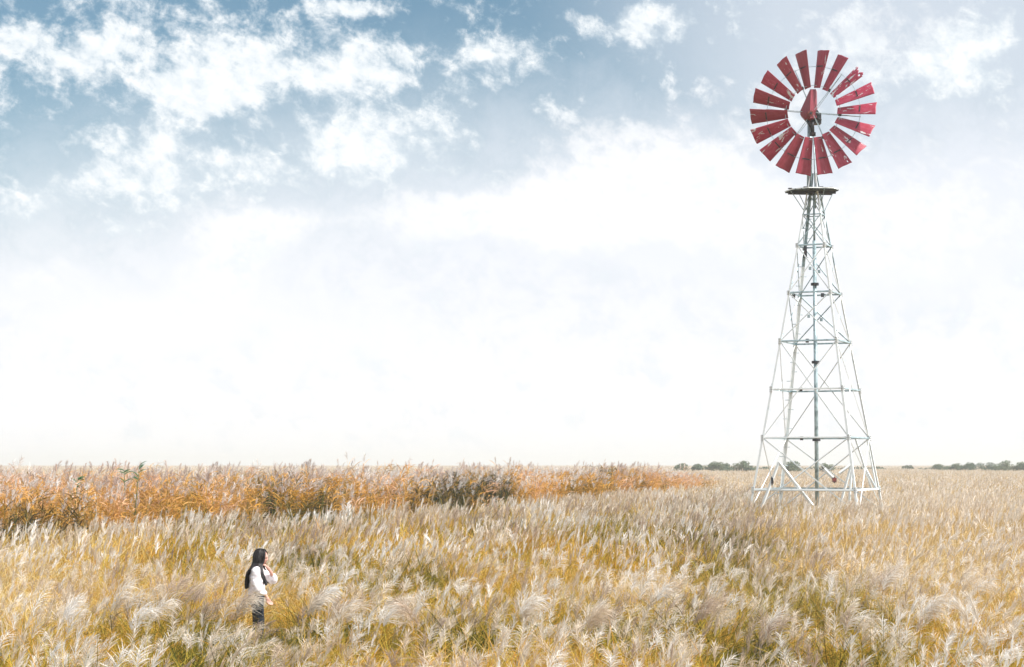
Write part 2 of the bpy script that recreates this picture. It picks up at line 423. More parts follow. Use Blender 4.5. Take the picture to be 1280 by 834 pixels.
for a in ((853, 578.5, 330, 4.5, "small low tree at the left end of the tree row beyond the orange reeds"),
          (872, 579, 335, 3.8, "second small tree from the left end of the row left of the windmill"),
          (893, 576.5, 320, 5.0, "widest dark green tree in the row left of the windmill"),
          (907, 578, 325, 4.0, "low tree between the widest tree and the tree next to the windmill leg"),
          (931, 575.5, 315, 4.2, "bright green rounded tree just left of the windmill's outer leg"),
          (992, 575, 300, 4.6, "green tree seen through the windmill's legs behind the ladder leg"),
          (1031, 578, 310, 3.4, "low green tree seen just behind the windmill's front leg"),
          (1172, 579.5, 360, 5.0, "low pale tree at the start of the tree row far right of the windmill"),
          (1196, 578.5, 350, 5.2, "second pale tree in the row far right of the windmill"),
          (1213, 577, 345, 4.8, "rounded pale tree in the middle of the row far right of the windmill"),
          (1238, 577.5, 340, 5.0, "flat topped pale tree before the tallest one near the right edge"),
          (1258, 574.5, 335, 5.6, "tallest grey green tree near the right edge of the skyline"),
          (1277, 576.5, 335, 4.6, "grey green tree cut by the right edge of the picture")):
    tree(*a)

# ------------------------------------------------------------------ ground
mg, nt = new_mat("ground_soil")
geo = N(nt, "ShaderNodeNewGeometry")
n1 = noise(nt, geo.outputs["Position"], .35, 6, .6).outputs[0]; n2 = noise(nt, geo.outputs["Position"], 9, 5, .7).outputs[0]
c = mix_c(nt, mrange(nt, n1, .35, .65), (.20, .155, .08), (.32, .25, .13)); c = mix_c(nt, math_n(nt, "MULTIPLY", n2, .6), c, (.42, .33, .20))
b = N(nt, "ShaderNodeBsdfPrincipled", inp={"Base Color": c, "Roughness": .95})
bp = N(nt, "ShaderNodeBump", inp={"Height": n2, "Strength": .6, "Distance": .05}); nt.links.new(bp.outputs[0], b.inputs["Normal"])
out(nt, b.outputs[0])
mb = MB(); S = 4000; K = 40
co = [(-1 + 2*i/K) for i in range(K+1)]; co = [S * abs(c)**2.5 * (1 if c > 0 else -1) for c in co]
vs = [(a, b_, 0) for b_ in co for a in co]
mb.add(vs, [(j*(K+1)+i, j*(K+1)+i+1, (j+1)*(K+1)+i+1, (j+1)*(K+1)+i) for j in range(K) for i in range(K)], mg)
tag(mb.build("ground"), kind="structure")

# ------------------------------------------------------------------ windmill
WX, WD = 9.5, 60.0
wm = empty("windmill", (WX, WD, 0))
tag(wm, "tall white lattice windmill with a wheel of red blades standing in the reeds", "windmill")
ANG = {"F": math.radians(-68.5), "R": math.radians(21.5), "B": math.radians(111.5), "L": math.radians(201.5)}
ORD = ["F", "R", "B", "L"]
def rad(z): return 2.691 - .2141 * z
def corner(k, z):
    r = rad(z); return Vector((r * math.cos(ANG[k]), r * math.sin(ANG[k]), z))
def zy(y): return EYE + (580 - y) / 40.0
ZT = zy(214)
for k in ORD:
    mb = MB(); out_d = Vector((math.cos(ANG[k]), math.sin(ANG[k]), 0))
    mb.angle(corner(k, -.1), corner(k, zy(480)), .064 if k != "B" else .085, .010, M_WHITE, out_d)
    mb.angle(corner(k, zy(480)) - out_d * .006, corner(k, zy(330)) - out_d * .006, .054 if k != "B" else .08, .009, M_WHITE, out_d)
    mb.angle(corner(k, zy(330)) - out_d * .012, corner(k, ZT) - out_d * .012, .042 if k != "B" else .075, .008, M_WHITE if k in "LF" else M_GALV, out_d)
    leg = mb.build("leg", wm)
    for y in (307, 367, 428, 488, 548, 612):
        bo = MB(); c = corner(k, zy(y)); hgt = .07 if y < 400 else .10
        for s in (-1, 1):
            t = Vector((-out_d.y, out_d.x, 0)) * s; nn = (out_d + t).normalized(); tt = nn.cross(Vector((0, 0, 1)))
            p0 = c + out_d * .02 + t * .035
            bo.box(p0, nn * .006, tt * .035, Vector((0, 0, hgt)), M_WHITE)
            for q in (-.66, 0, .66):
                p = p0 + Vector((0, 0, q * hgt)); bo.tube(p, p + nn * .02, .012, None, M_DARK, 6)
        bo.build("joint_plate", leg)
    if k == "B":                           # climbing pegs up the rear leg
        for i in range(34):
            z = 1.0 + i * .30
            if z > 11.0: break
            pg = MB(); c = corner(k, z); t = Vector((-out_d.y, out_d.x, 0)) * (1 if i % 2 else -1)
            pg.tube(c, c + t * .17, .011, None, M_GALV, 6); pg.build("climbing_peg", leg)
LEV = [612, 548, 488, 428, 367, 307, 268, 237]
for y in LEV[:-1]:
    for i in range(4):
        a = corner(ORD[i], zy(y)); b = corner(ORD[(i+1) % 4], zy(y)); mid = (a + b) / 2; mid.z = 0
        w = .054 if y == 612 else (.02 if y == 268 else .034)
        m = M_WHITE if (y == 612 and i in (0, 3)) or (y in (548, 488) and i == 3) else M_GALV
        bar = MB(); bar.angle(a, b, w, .010, m, Vector((mid.x, mid.y, -.6 * mid.length))); bar.build("cross_bar", wm)
def brace(a, b, off, m=M_WHITE, w=.04):
    d = (b - a).normalized(); o = Vector(off).normalized() * .012
    mb = MB(); mb.angle(a + o, b + o, w, .007, m, off); return mb.build("brace", wm)
for (y0, y1, w) in ((640, 548, .024), (548, 428, .021), (428, 367, .021), (367, 307, .020), (307, 268, .017), (268, 237, .015)):
    for i in range(4):
        A, B = ORD[i], ORD[(i+1) % 4]; n_ = (corner(A, 0) + corner(B, 0)); n_.z = 0; n_.normalize()
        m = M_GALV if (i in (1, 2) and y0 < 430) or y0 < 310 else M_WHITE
        brace(corner(A, zy(y0)), corner(B, zy(y1)), n_ * 1, m, w)
        brace(corner(B, zy(y0)), corner(A, zy(y1)), n_ * -1, m, w)
        if y0 in (367, 428):
            c = (corner(A, zy(y0)) + corner(B, zy(y1)) + corner(B, zy(y0)) + corner(A, zy(y1))) / 4
            p = MB(); t = Vector((-n_.y, n_.x, 0)); p.box(c, n_ * .02, t * .04, Vector((0, 0, .05)), M_GALV); p.build("brace_plate", wm)
def wloc(px, py, dy=0.0):
    p = at(px, py, WD + dy); return Vector((p.x - WX, dy, p.z))
# short stays and A-frames at the foot
for (a, b, dy, w) in (((974, 578), (950, 640), -1.3, .06), ((974, 578), (1016, 632), -1.3, .07), ((1030, 586), (1044, 600), -.9, .075),
                      ((1065, 580), (1048, 640), -.9, .06), ((1065, 580), (1061, 640), -.9, .05), ((1065, 580), (1049, 592), -.9, .06),
                      ((1070, 549), (1090, 612), .9, .05), ((1084, 549), (1096, 612), .9, .035), ((1079, 580), (1096, 612), .9, .05)):
    p = wloc(*a, dy); q = wloc(*b, dy); mb = MB(); mb.angle(p, q, w, .008, M_WHITE, (0.2, -1, 0.1)); mb.build("stay", wm)
for (c, dy, sx, sz, m, nm) in (((965, 601), -1.28, .035, .09, M_DARK, "turnbuckle"), ((1043, 600), -.95, .06, .07, M_RUST, "turnbuckle")):
    p = wloc(*c, dy); mb = MB(); mb.box(p, (sx, 0, 0), (0, .05, 0), (0, 0, sz), m)
    mb.tube(p + Vector((0, 0, -sz*1.4)), p + Vector((0, 0, sz*1.4)), .02, None, M_DARK, 8); mb.build(nm, wm)
# centre pipe, couplings and pump rod
mb = MB(); mb.tube((0, 0, -.1), (0, 0, zy(300)), .062, .058, M_GALV, 14); mb.tube((0, 0, zy(300)), (0, 0, zy(236)), .034, .03, M_GALV, 12)
pipe = mb.build("centre_pipe", wm, True)
for y, x in ((355, 1), (453, 1), (550, 1)):
    cb = MB(); cb.tube((0, 0, zy(y) - .04), (0, 0, zy(y) + .04), .125, None, M_DARK, 12); cb.build("collar", pipe)
mb = MB(); mb.tube((-.12, .1, zy(236)), (-.10, .02, zy(150)), .085, .075, M_GALV, 14); mast = mb.build("mast", wm, True)
mb = MB(); mb.tube((.03, -.12, zy(260)), (.0, -.12, zy(160)), .022, None, M_GALV, 8); mb.build("pump_rod", wm, True)
mb = MB(); mb.box(corner("B", zy(312)) + Vector((.03, -.05, 0)), (.05, 0, 0), (0, .05, 0), (0, 0, .17), M_DARK); mb.build("rod_guide", wm)
for (px, py) in ((992, 370), (1028, 369), (1009, 426), (1001, 487), (1002, 548)):
    p = wloc(px, py, 0.2); mb = MB(); mb.box(p, (.045, 0, 0), (0, .04, 0), (0, 0, .06), M_DARK); mb.tube(p, p + Vector((.09, 0, .04)), .012, None, M_DARK, 6); mb.build("bracket", wm)
# platform
ZP = zy(237.5); pf = MB(); nb_ = 10; hw = .76
for i in range(nb_):
    u = (-1 + (2*i + 1) / nb_) * hw
    half = hw * (1.0 if abs(u) < hw * .45 else 1 - (abs(u) / hw - .45) * .95)
    pf.box((half * 0, u, 0), (half, 0, 0), (0, hw / nb_ - .008, 0), (0, 0, .018), M_DECK)
pf_o = pf.build("platform", wm); pf_o.location = (-.06, 0, ZP); pf_o.rotation_euler = (math.radians(1), math.radians(-1.0), math.radians(12))
rim = MB(); hx = [( -hw, -.32), (-.40, -hw), (.40, -hw), (hw, -.32), (hw, .32), (.40, hw), (-.40, hw), (-hw, .32)]
for i in range(8):
    a = Vector((*hx[i], .022)); b = Vector((*hx[(i+1) % 8], .022)); d = (b-a)/2; n_ = Vector((d.y, -d.x, 0)).normalized()
    rim.box((a+b)/2 + n_*.012, d * 1.02, n_ * .012, (0, 0, .016), M_WHITE)
rim.build("edge_board", pf_o)
for (x_, y_) in ((-.40, -.5), (.10, -.55), (.45, -.45), (.76, .1), (-.76, -.1), (.3, .6)):
    c_ = MB(); c_.box((x_, y_, .07), (.055, 0, 0), (0, .04, 0), (0, 0, .014), M_DARK); c_.tube((x_, y_, .02), (x_, y_, .07), .015, None, M_DARK, 6); c_.build("cleat", pf_o)
for k in (-1, 1):
    bm_ = MB(); bm_.box((0, .17 * k, -.055), (hw * .95, 0, 0), (0, .03, 0), (0, 0, .035), M_DARK); bm_.build("joist", pf_o)
for i, k in enumerate(ORD):
    c = corner(k, zy(262)); d = Vector((math.cos(ANG[k]), math.sin(ANG[k]), 0))
    e = d * .76 + Vector((-.06, 0, ZP - .02)); mb = MB(); mb.tube(c, e, .013, None, M_GALV, 6); mb.build("platform_stay", wm)

# wheel
YAW = math.radians(19); HC = at(1016, 141, WD - .55) - Vector((WX, WD, 0))
wheel_root = bpy.data.objects.new("wheel", None)
ax = Vector((-math.sin(YAW), -math.cos(YAW), 0)); e1 = Vector((math.cos(YAW), -math.sin(YAW), 0)); ez = Vector((0, 0, 1))
def W(r, phi, a=0.0): return HC + (e1 * math.cos(phi) + ez * math.sin(phi)) * r + ax * a
hub = MB(); hub.tube(HC - ax * .36, HC - ax * .04, .13, .13, M_DARK, 16); hub.tube(HC - ax * .04, HC + ax * .02, .06, .05, M_DARK, 12)
wheel = hub.build("wheel", wm, True)
def ringmesh(r, th, a):
    mb = MB(); n = 72
    for i in range(n):
        mb.tube(W(r, 2*PI*i/n, a), W(r, 2*PI*(i+1)/n, a), th, None, M_GALV, 6, False)
    return mb
ringmesh(.86, .008, .02).build("ring", wheel, True); ringmesh(1.47, .007, -.06).build("ring", wheel, True)
for i in range(6):
    ph = math.radians(52 + 60 * i); sp = MB(); sp.tube(W(.1, ph, .08), W(1.5, ph, -.05), .010, None, M_GALV, 6)
    sp.tube(W(.1, ph + .05, -.18), W(1.5, ph, -.07), .008, None, M_GALV, 6)
    s_ = sp.build("spoke", wheel)
    nu = MB(); nu.tube(W(.81, ph, .0), W(.90, ph, .0), .045, .04, M_DARK, 8); nu.tube(W(.855, ph, -.03), W(.855, ph, .06), .03, None, M_DARK, 8); nu.build("spoke_nut", s_) if False else nu.build("spoke_nut", wheel)
ALPHA = math.radians(34)
random.seed(21)
BITES = {2: 1.0, 17: .3, 7: .5, 15: .2, 5: .25}
for i in range(18):
    ph = math.radians(80 - 20 * i + random.uniform(-.8, .8))
    r_ = (e1 * math.cos(ph) + ez * math.sin(ph)); t_ = (-e1 * math.sin(ph) + ez * math.cos(ph))
    al = ALPHA + math.radians(random.uniform(-3, 3))
    ch = t_ * math.cos(al) - ax * math.sin(al); nn = ax * math.cos(al) + t_ * math.sin(al)
    o = HC + r_ * 1.38
    # local frame x = radial, y = chord, z = normal
    nr, nc = 40, 14; r0, r1 = -.60 + random.uniform(-.01, .01), .60 + random.uniform(-.02, .015)
    vs = []; fs = []
    bite = BITES.get(i, 0); bs = random.uniform(0, 50)
    for a in range(nr + 1):
        for b in range(nc + 1):
            u = a / nr; v = -1 + 2*b/nc
            w2 = (.135 + (.262 - .135) * u)
            xr = r0 + (r1 - r0) * u + .004 * math.sin(v * 5 + i) * (u > .97)
            vs.append((xr, v * w2, .045 * (1 - v*v) * (.5 + .5*u)))
    from mathutils import noise as mn
    for a in range(nr):
        for b in range(nc):
            u = (a + .5)/nr; v = -1 + 2*(b + .5)/nc
            e = max(u ** 6, abs(v) ** 10 * .55)
            nz = mn.noise(Vector((u * 9 + bs, v * 3, i))) 
            if bite and nz * .5 + .5 + e * (.18 + .35 * bite) > 1.02 - .12 * bite and (u > .8 or abs(v) > .75): continue
            k = a*(nc+1) + b; fs.append((k, k+1, k+nc+2, k+nc+1))
    me = bpy.data.meshes.new("blade"); me.from_pydata(vs, [], fs); me.materials.append(M_BLADE); me.update()
    bl = bpy.data.objects.new("blade", me); COL.objects.link(bl); bl.parent = wheel
    bl.matrix_local = Matrix(((r_.x, ch.x, nn.x, o.x), (r_.y, ch.y, nn.y, o.y), (r_.z, ch.z, nn.z, o.z), (0, 0, 0, 1)))
    sm = bl.modifiers.new("thickness", "SOLIDIFY"); sm.thickness = .006
    for v in me.polygons: v.use_smooth = True
    br = MB(); c = HC + r_ * 1.47
    br.box(c + nn * .035 , ch * .12, r_ * .018, nn * .016, M_DARK)
    br.tube(c + nn * .03 + ch * .02, c - ax * .12, .016, None, M_DARK, 6)
    br.build("blade_bracket", wheel)
# gear head with its folded red hood
gd = MB()
gd.tube(HC - ax * .62, HC - ax * .2, .14, .16, M_DARK, 12)
gd.box(HC - ax * .40 + Vector((.02, 0, -.14)), (.15, 0, 0), (0, .16, 0), (0, 0, .16), M_DARK)
gear = gd.build("gear_case", wm)
def loc_px(px, py, f): 
    p = at(px, py, WD - .55 + f); return Vector((p.x - WX, p.y - WD, p.z))
hd = MB()
fr = [(1000.3, 138.7), (1012.6, 111.5), (1019.8, 111.5), (1020.3, 138), (1021, 147), (1012, 150), (1005.5, 149), (1000.3, 143.5)]
front = [loc_px(1001, 141.5, .05)]
vsf = [loc_px(x_, y_, .02 + .10 * (k in (0, 7))) for k, (x_, y_) in enumerate(fr)]
rid = [loc_px(1013.5, 113, -.16), loc_px(1012.5, 139, -.26), loc_px(1013, 148, -.12)]
bk = [v + Vector((.10, .42, 0)) for v in vsf]
V_ = vsf + rid + bk
fs = [(0, 1, 8, 9), (1, 2, 8), (2, 3, 9, 8), (3, 4, 10, 9), (4, 5, 10), (5, 6, 10), (6, 7, 9, 10), (7, 0, 9)]
nb2 = 8
for k in range(8): fs.append((k, 11 + k, 11 + (k+1) % 8, (k+1) % 8))
fs.append(tuple(11 + k for k in range(8)))
hd.add(V_, fs, blade_mat("hood_red_paint", .74, (.22, .018, .06), (.34, .05, .11))); hood = hd.build("hood", wm)
cp = MB(); c0 = loc_px(1013.6, 141.3, -.30); cp.tube(c0 + Vector((0, .1, 0)), c0, .095, .085, M_RUST, 16); cp.tube(c0, c0 + Vector((0, -.03, 0)), .04, .035, M_DARK, 10); cp.build("shaft_cap", hood)
vb = MB(); vb.tube(loc_px(1014.5, 149, .2), loc_px(1015.8, 165, .1), .075, .06, M_DARK, 10)
vb.box(loc_px(1015.8, 168, .1), (.085, 0, 0), (0, .08, 0), (0, 0, .055), M_DARK)
vb.tube(loc_px(1008, 150, .1), loc_px(1014, 158, .15), .04, .06, M_DARK, 8)
vb.build("yoke", wm, True)
va = MB(); va.tube(loc_px(1018, 146, .2), loc_px(1026.5, 150.5, .1), .05, .035, M_DARK, 8); va.build("furl_arm", wm, True)

# ------------------------------------------------------------------ individual silvergrass clumps that stand out
def hero(px, py, h, leans, nplume, label, op=.85, L=.37, tone=.6, D=None, back=0):
    """px, py: where the plume tops show; h: real height of the clump"""
    D = D or F * (EYE - h) / (py - 580)
    c = at(px, py, D); c.z = 0
    t = empty("silvergrass_clump", (c.x, c.y, -.02)); tag(t, label, "grass clump", "big silvergrass clumps at the front of the field")
    fo = MB(); grass_leaves(fo, 30, .16, h * .8, .011, 5, M_LEAF, tone)
    tips = []
    for i in range(nplume):
        p = Vector((random.gauss(0, .07), random.gauss(0, .07), 0))
        d = Vector((leans * .16 + random.gauss(0, .07), random.gauss(0, .06), 1))
        st = arc(p, d, h * random.uniform(.78, .93) , 5, Vector((leans * .15, 0, 0)))
        fo.ribbon(st, [.008, .007, .007, .006, .005, .005], rv(), M_LEAF, .8); tips.append((st[-1], st[-1] - st[-2]))
    fo.build("foliage", t)
    for p, d in tips:
        pm = MB(); FIL[0] = (64, 5, .0062, 1.0)
        plume(pm, p, d, min(1, random.gauss(op, .08)), L * random.uniform(.85, 1.1), 0, M_PLUME, Vector((leans * random.uniform(.7, 1.2), random.gauss(0, .2), 0)))
        FIL[0] = (34, 4, .0070, 1.0); pm.build("plume", t)
random.seed(5)
for a in ((372, 742, 1.18, 1, 6, "big tan plumed clump leaning right, just to the right of the woman"),
          (402, 752, 1.15, 1, 4, "pale arching clump next to the big tan clump beside the woman"),
          (271, 748, 1.15, 1, 5, "drooping grey plumed clump just to the left of the woman", .9),
          (212, 731, 1.18, 1, 5, "wide arching cream clump, second to the left of the woman", .95),
          (163, 757, 1.15, 1, 4, "grey brown drooping clump at the front edge, third to the left of the woman", .95),
          (120, 742, 1.15, 1, 4, "rounded pale clump near the front left, over orange leaves"),
          (62, 762, 1.12, 1, 3, "loose grey plumed clump nearest to the left edge", .7),
          (462, 752, 1.16, 1, 4, "brownish arching clump with orange stems below it, front centre left", .9),
          (535, 760, 1.14, -1, 4, "front clump with its plumes bent to the left, centre of the field edge", .8),
          (626, 748, 1.17, 1, 4, "rounded silver clump in the front centre of the field", 1.0),
          (712, 764, 1.15, 1, 5, "wide brown grey clump at the front, right of the centre silver one", .95),
          (790, 738, 1.18, 1, 4, "tall cream clump over yellow leaves, below the middle of the field", .8),
          (866, 752, 1.15, 1, 4, "violet grey clump at the front between the centre and the windmill", .9),
          (941, 770, 1.12, 1, 3, "low white tufted clump at the front below the windmill's outer leg", .8),
          (1024, 764, 1.14, 1, 3, "single grey arching clump at the front below the windmill", 1.0),
          (1082, 716, 1.25, 1, 4, "white rounded clump in the field below the right side of the windmill", .95),
          (1182, 718, 1.25, 1, 4, "bright white rounded clump midway between the windmill and right edge", .95),
          (1130, 752, 1.15, 1, 4, "fan shaped beige clump at the front right over orange leaves", .9),
          (1243, 762, 1.2, -1, 3, "soft white feathery clump with tall upright plumes in the right corner", .35)):
    hero(*a)

# green stalks standing above the reed tops
def green_stalk(px, py, D, label, s=1):
    top = at(px, py, D); t = empty("reed_stalk", (top.x, D, 0)); tag(t, label, "reed")
    mb = MB(); st = arc(Vector((0, 0, 0)), Vector((.02, 0, 1)), top.z * .98, 6, Vector((.03*s, 0, 0))); mb.ribbon(st, [.016]*6 + [.01], Vector((1, .3, 0)), M_GREEN); mb.build("stem", t)
    for k in range(7):
        lf = MB(); q = st[5].lerp(st[6], random.uniform(.2, 1)); a = random.choice((-1, 1)) if k else s
        pts = arc(q, Vector((a * .7, random.gauss(0, .3), random.uniform(.3, 1.2))), random.uniform(.12, .26), 4, Vector((a * 1.2, 0, -4)))
        lf.ribbon(pts, [.015, .026, .024, .018, .006], Vector((0, .3, 1)), M_GREEN); lf.build("leaf", t)
green_stalk(167, 580, 50.5, "taller bright green stalk sticking out above the orange reed tops", 1)
green_stalk(157, 585, 50.2, "shorter thin green stalk just left of the taller bright green one", -1)
green_stalk(91, 592, 48.8, "dark green bent stalk above the reeds near the left edge", 1)

# ------------------------------------------------------------------ the person
def sweep(path, n=14):
    """closed tapered tube with round ends through (x,y,z,r); r may be (rx, ry) for upright torso-like sections"""
    P = [(Vector(p[:3]), p[3] if isinstance(p[3], tuple) else (p[3], p[3]), isinstance(p[3], tuple)) for p in path]
    # smooth interpolation
    Q = []
    for i in range(len(P) - 1):
        p0 = P[max(i-1, 0)]; p1 = P[i]; p2 = P[i+1]; p3 = P[min(i+2, len(P)-1)]
        for k in range(4):
            t = k / 4
            c = .5 * ((2*p1[0]) + (p2[0]-p0[0])*t + (2*p0[0]-5*p1[0]+4*p2[0]-p3[0])*t*t + (3*p1[0]-p0[0]-3*p2[0]+p3[0])*t**3)
            e = t * t * (3 - 2*t); Q.append((c, (p1[1][0]*(1-e)+p2[1][0]*e, p1[1][1]*(1-e)+p2[1][1]*e)))
    Q.append((P[-1][0], P[-1][1])); up = any(p[2] for p in P)
    rings = []
    def ring(c, d, rx, ry):
        if up: u = Vector((1, 0, 0)); w = Vector((0, 1, 0))
        else:
            u = Vector((0, 1, 0)) - d * d.y
            if u.length < .1: u = Vector((1, 0, 0)) - d * d.x
            u.normalize(); w = d.cross(u)
        return [c + u * math.cos(2*PI*i/n) * rx + w * math.sin(2*PI*i/n) * ry for i in range(n)]
    ds = [(Q[min(i+1, len(Q)-1)][0] - Q[max(i-1, 0)][0]).normalized() for i in range(len(Q))]
    c, r = Q[0]; m_ = min(r)
    for a in (80, 55, 28): rings.append(ring(c - ds[0]*m_*.8*math.sin(math.radians(a)), ds[0], r[0]*math.cos(math.radians(a)), r[1]*math.cos(math.radians(a))))
    for (c, r), d in zip(Q, ds): rings.append(ring(c, d, *r))
    c, r = Q[-1]; m_ = min(r)
    for a in (28, 55, 80): rings.append(ring(c + ds[-1]*m_*.8*math.sin(math.radians(a)), ds[-1], r[0]*math.cos(math.radians(a)), r[1]*math.cos(math.radians(a))))
    vs = [v for r_ in rings for v in r_]; fs = []
    for j in range(len(rings) - 1):
        for i in range(n): fs.append((j*n+i, j*n+(i+1) % n, (j+1)*n+(i+1) % n, (j+1)*n+i))
    fs.append(tuple(range(n-1, -1, -1))); fs.append(tuple((len(rings)-1)*n + i for i in range(n)))
    return vs, fs
def swept(name, paths):
    bm = bmesh.new()
    for p in paths:
        vs, fs = sweep(p); b = [bm.verts.new(v) for v in vs]
        for f in fs: bm.faces.new([b[i] for i in f])
    bmesh.ops.recalc_face_normals(bm, faces=bm.faces)
    me = bpy.data.meshes.new(name); bm.to_mesh(me); bm.free()
    o = bpy.data.objects.new(name, me); COL.objects.link(o); return o
def bake(o):
    dg = bpy.context.evaluated_depsgraph_get(); me = bpy.data.meshes.new_from_object(o.evaluated_get(dg))
    o.modifiers.clear(); o.data = me; return o
# She faces +x; her right side (-y) is towards the camera. Heights from a 1.62 m figure.
pelvis = (-.02, 0, .93, (.13, .105)); waist = (-.01, 0, 1.05, (.105, .085)); chest = (-.015, 0, 1.19, (.125, .095)); up = (-.02, 0, 1.30, (.10, .07)); neck = (0.0, 0, 1.37, .05); hd0 = (.02, 0, 1.43, .06)
def hand(px, direction, curl, n_side, thumb):
    """five finger chains from the wrist point"""
    d = Vector(direction).normalized(); s = Vector(n_side).normalized(); c = Vector(curl).normalized(); w = Vector(px); ch = []
    palm = w + d * .045
    ch.append([(*w, .022), (*palm, (.026))])
    for k, (off, L) in enumerate(((-.026, .064), (-.009, .074), (.009, .069), (.026, .054))):
        b = w + d * .085 + s * off; dd = (d + c * .25 + s * off * 3).normalized(); m1 = b + dd * L * .5; dd2 = (d + c * .9).normalized(); m2 = m1 + dd2 * L * .32; m3 = m2 + (d + c * 1.6).normalized() * L * .28
        ch.append([(*palm, .026), (*b, .0105), (*m1, .009), (*m2, .008), (*m3, .0065)])
    t = Vector(thumb).normalized(); b = w + d * .03 + s * -.02; m1 = b + (t + d * .6).normalized() * .038; m2 = m1 + (t * .4 + d).normalized() * .032
    ch.append([(*palm, .026), (*b, .013), (*m1, .0115), (*m2, .009)])
    return ch
rs = (0, -.165, 1.30, .047); re_ = (.03, -.215, 1.06, .036); rw = (.155, -.20, .955, .023)
ls = (0, .165, 1.30, .047); le = (.185, .17, 1.14, .034); lw = (.155, .06, 1.30, .023)
paths = [[(-.03, 0, .86, (.085, .12)), (-.03, 0, .93, (.095, .138)), (-.015, 0, 1.05, (.088, .118)), (-.015, 0, 1.19, (.105, .135)), (-.02, 0, 1.29, (.080, .145)), (-.01, 0, 1.325, (.055, .09))],
         [(-.02, 0, 1.28, .06), (-.005, 0, 1.36, .048), (.015, 0, 1.45, .050)],
         [(-.01, -.10, 1.31, .052), rs, (.01, -.19, 1.18, .04), re_, (.09, -.21, 1.01, .032), rw],
         [(-.01, .10, 1.31, .052), ls, (.10, .175, 1.21, .04), le, (.185, .12, 1.22, .031), lw],
         [(-.01, -.075, .88, .076), (0, -.08, .82, .072), (.03, -.085, .66, .058), (.04, -.09, .47, .05), (.02, -.09, .32, .052), (0, -.09, .10, .034)], [(-.02, -.09, .05, .036), (.04, -.093, .042, .034), (.12, -.095, .03, .028)],
         [(-.03, .075, .88, .076), (-.03, .08, .82, .072), (-.03, .085, .66, .058), (-.03, .09, .47, .05), (-.07, .09, .32, .052), (-.11, .09, .10, .034)], [(-.13, .09, .05, .036), (-.07, .093, .042, .034), (.01, .095, .03, .028)]]
paths += hand(rw[:3], (.40, .05, -.9), (.7, .2, 0), (.8, .55, .2), (.9, .6, -.3))
paths += hand(lw[:3], (-.35, -.28, .55), (-.8, -.3, -.1), (0.2, -.8, -.2), (-.6, -.5, .5))
random.seed(3)
body = swept("person", paths)
# head: an ellipsoid shaped with brow, nose, lips, chin, eye sockets, ears
def head_mesh():
    vs = []; fs = []; nu, nv = 56, 44
    for j in range(nv + 1):
        th = PI * j / nv; z = math.cos(th)
        for i in range(nu):
            a = 2*PI*i/nu; x = math.sin(th) * math.cos(a); y = math.sin(th) * math.sin(a)
            X = x * .098; Y = y * .076; Z = z * .118
            if Z < -.02: f = 1 - .42 * ((-Z - .02) / .1) ** 1.3; Y *= f; X *= (1 - .25 * ((-Z-.02)/.1)) if x > 0 else (1 - .55 * ((-Z-.02)/.1))
            if x > 0:
                g = lambda cy, cz, sy, sz: math.exp(-((Y-cy)/sy)**2 - ((Z-cz)/sz)**2)
                X += .016 * g(0, -.022, .010, .012) + .008 * g(0, -.002, .008, .020)
                X += .005 * (g(0, .028, .04, .010)) + .008 * g(0, -.056, .022, .006) + .007 * g(0, -.068, .018, .006) + .011 * g(0, -.098, .022, .014)
                X -= .010 * (g(.031, .004, .014, .010) + g(-.031, .004, .014, .010)); X += .006 * (g(.031, .004, .009, .006) + g(-.031, .004, .009, .006))
            vs.append((X, Y, Z))
    for j in range(nv):
        for i in range(nu): fs.append((j*nu+i, (j+1)*nu+i, (j+1)*nu+(i+1) % nu, j*nu+(i+1) % nu))
    return vs, fs
HM = Matrix.Translation((.035, 0, 1.49)) @ Euler((0, math.radians(8), math.radians(-6))).to_matrix().to_4x4()
vs, fs = head_mesh(); bm = bmesh.new(); bm.from_mesh(body.data)
nv_ = [bm.verts.new(HM @ Vector(v)) for v in vs]
bmesh.ops.recalc_face_normals(bm, faces=bm.faces)
for f in fs:
    try: bm.faces.new([nv_[i] for i in f])
    except Exception: pass
for s in (-1, 1):
    r_ = bmesh.ops.create_uvsphere(bm, u_segments=10, v_segments=8, radius=1)
    bmesh.ops.transform(bm, matrix=HM @ Matrix.Translation((-.005, s*.078, -.01)) @ Matrix.Diagonal((.018, .010, .030, 1)), verts=r_["verts"])
bmesh.ops.remove_doubles(bm, verts=bm.verts, dist=.0004); bmesh.ops.recalc_face_normals(bm, faces=bm.faces)
bm.to_mesh(body.data); bm.free()
rm = body.modifiers.new("remesh", "REMESH"); rm.mode = "VOXEL"; rm.voxel_size = .004; rm.use_smooth_shade = True
smo = body.modifiers.new("soft", "SMOOTH"); smo.factor = .5; smo.iterations = 3
bake(body); body.data.name = "person"
M_SKIN = simple_mat("skin", (.62, .36, .29), .5, 0, (.66, .33, .27), 9, .4, .7)
M_LIP = simple_mat("lip", (.50, .14, .13), .4); M_EYE = simple_mat("eye_dark", (.02, .015, .015), .3)
M_HAIR = simple_mat("black_hair", (.008, .007, .010), .55, 0, (.022, .018, .020), 30, .4, .6)
M_BLOUSE = simple_mat("white_blouse_cloth", (.80, .74, .80), .85, 0, (.86, .84, .87), 12, .4, .6)
M_JEANS = simple_mat("dark_denim", (.008, .014, .026), .85, 0, (.02, .035, .05), 14, .45, .7)
M_SHOE = simple_mat("shoe", (.5, .5, .5), .6)
body.data.materials.clear()
for m in (M_SKIN, M_LIP, M_EYE): body.data.materials.append(m)
HI = HM.inverted()
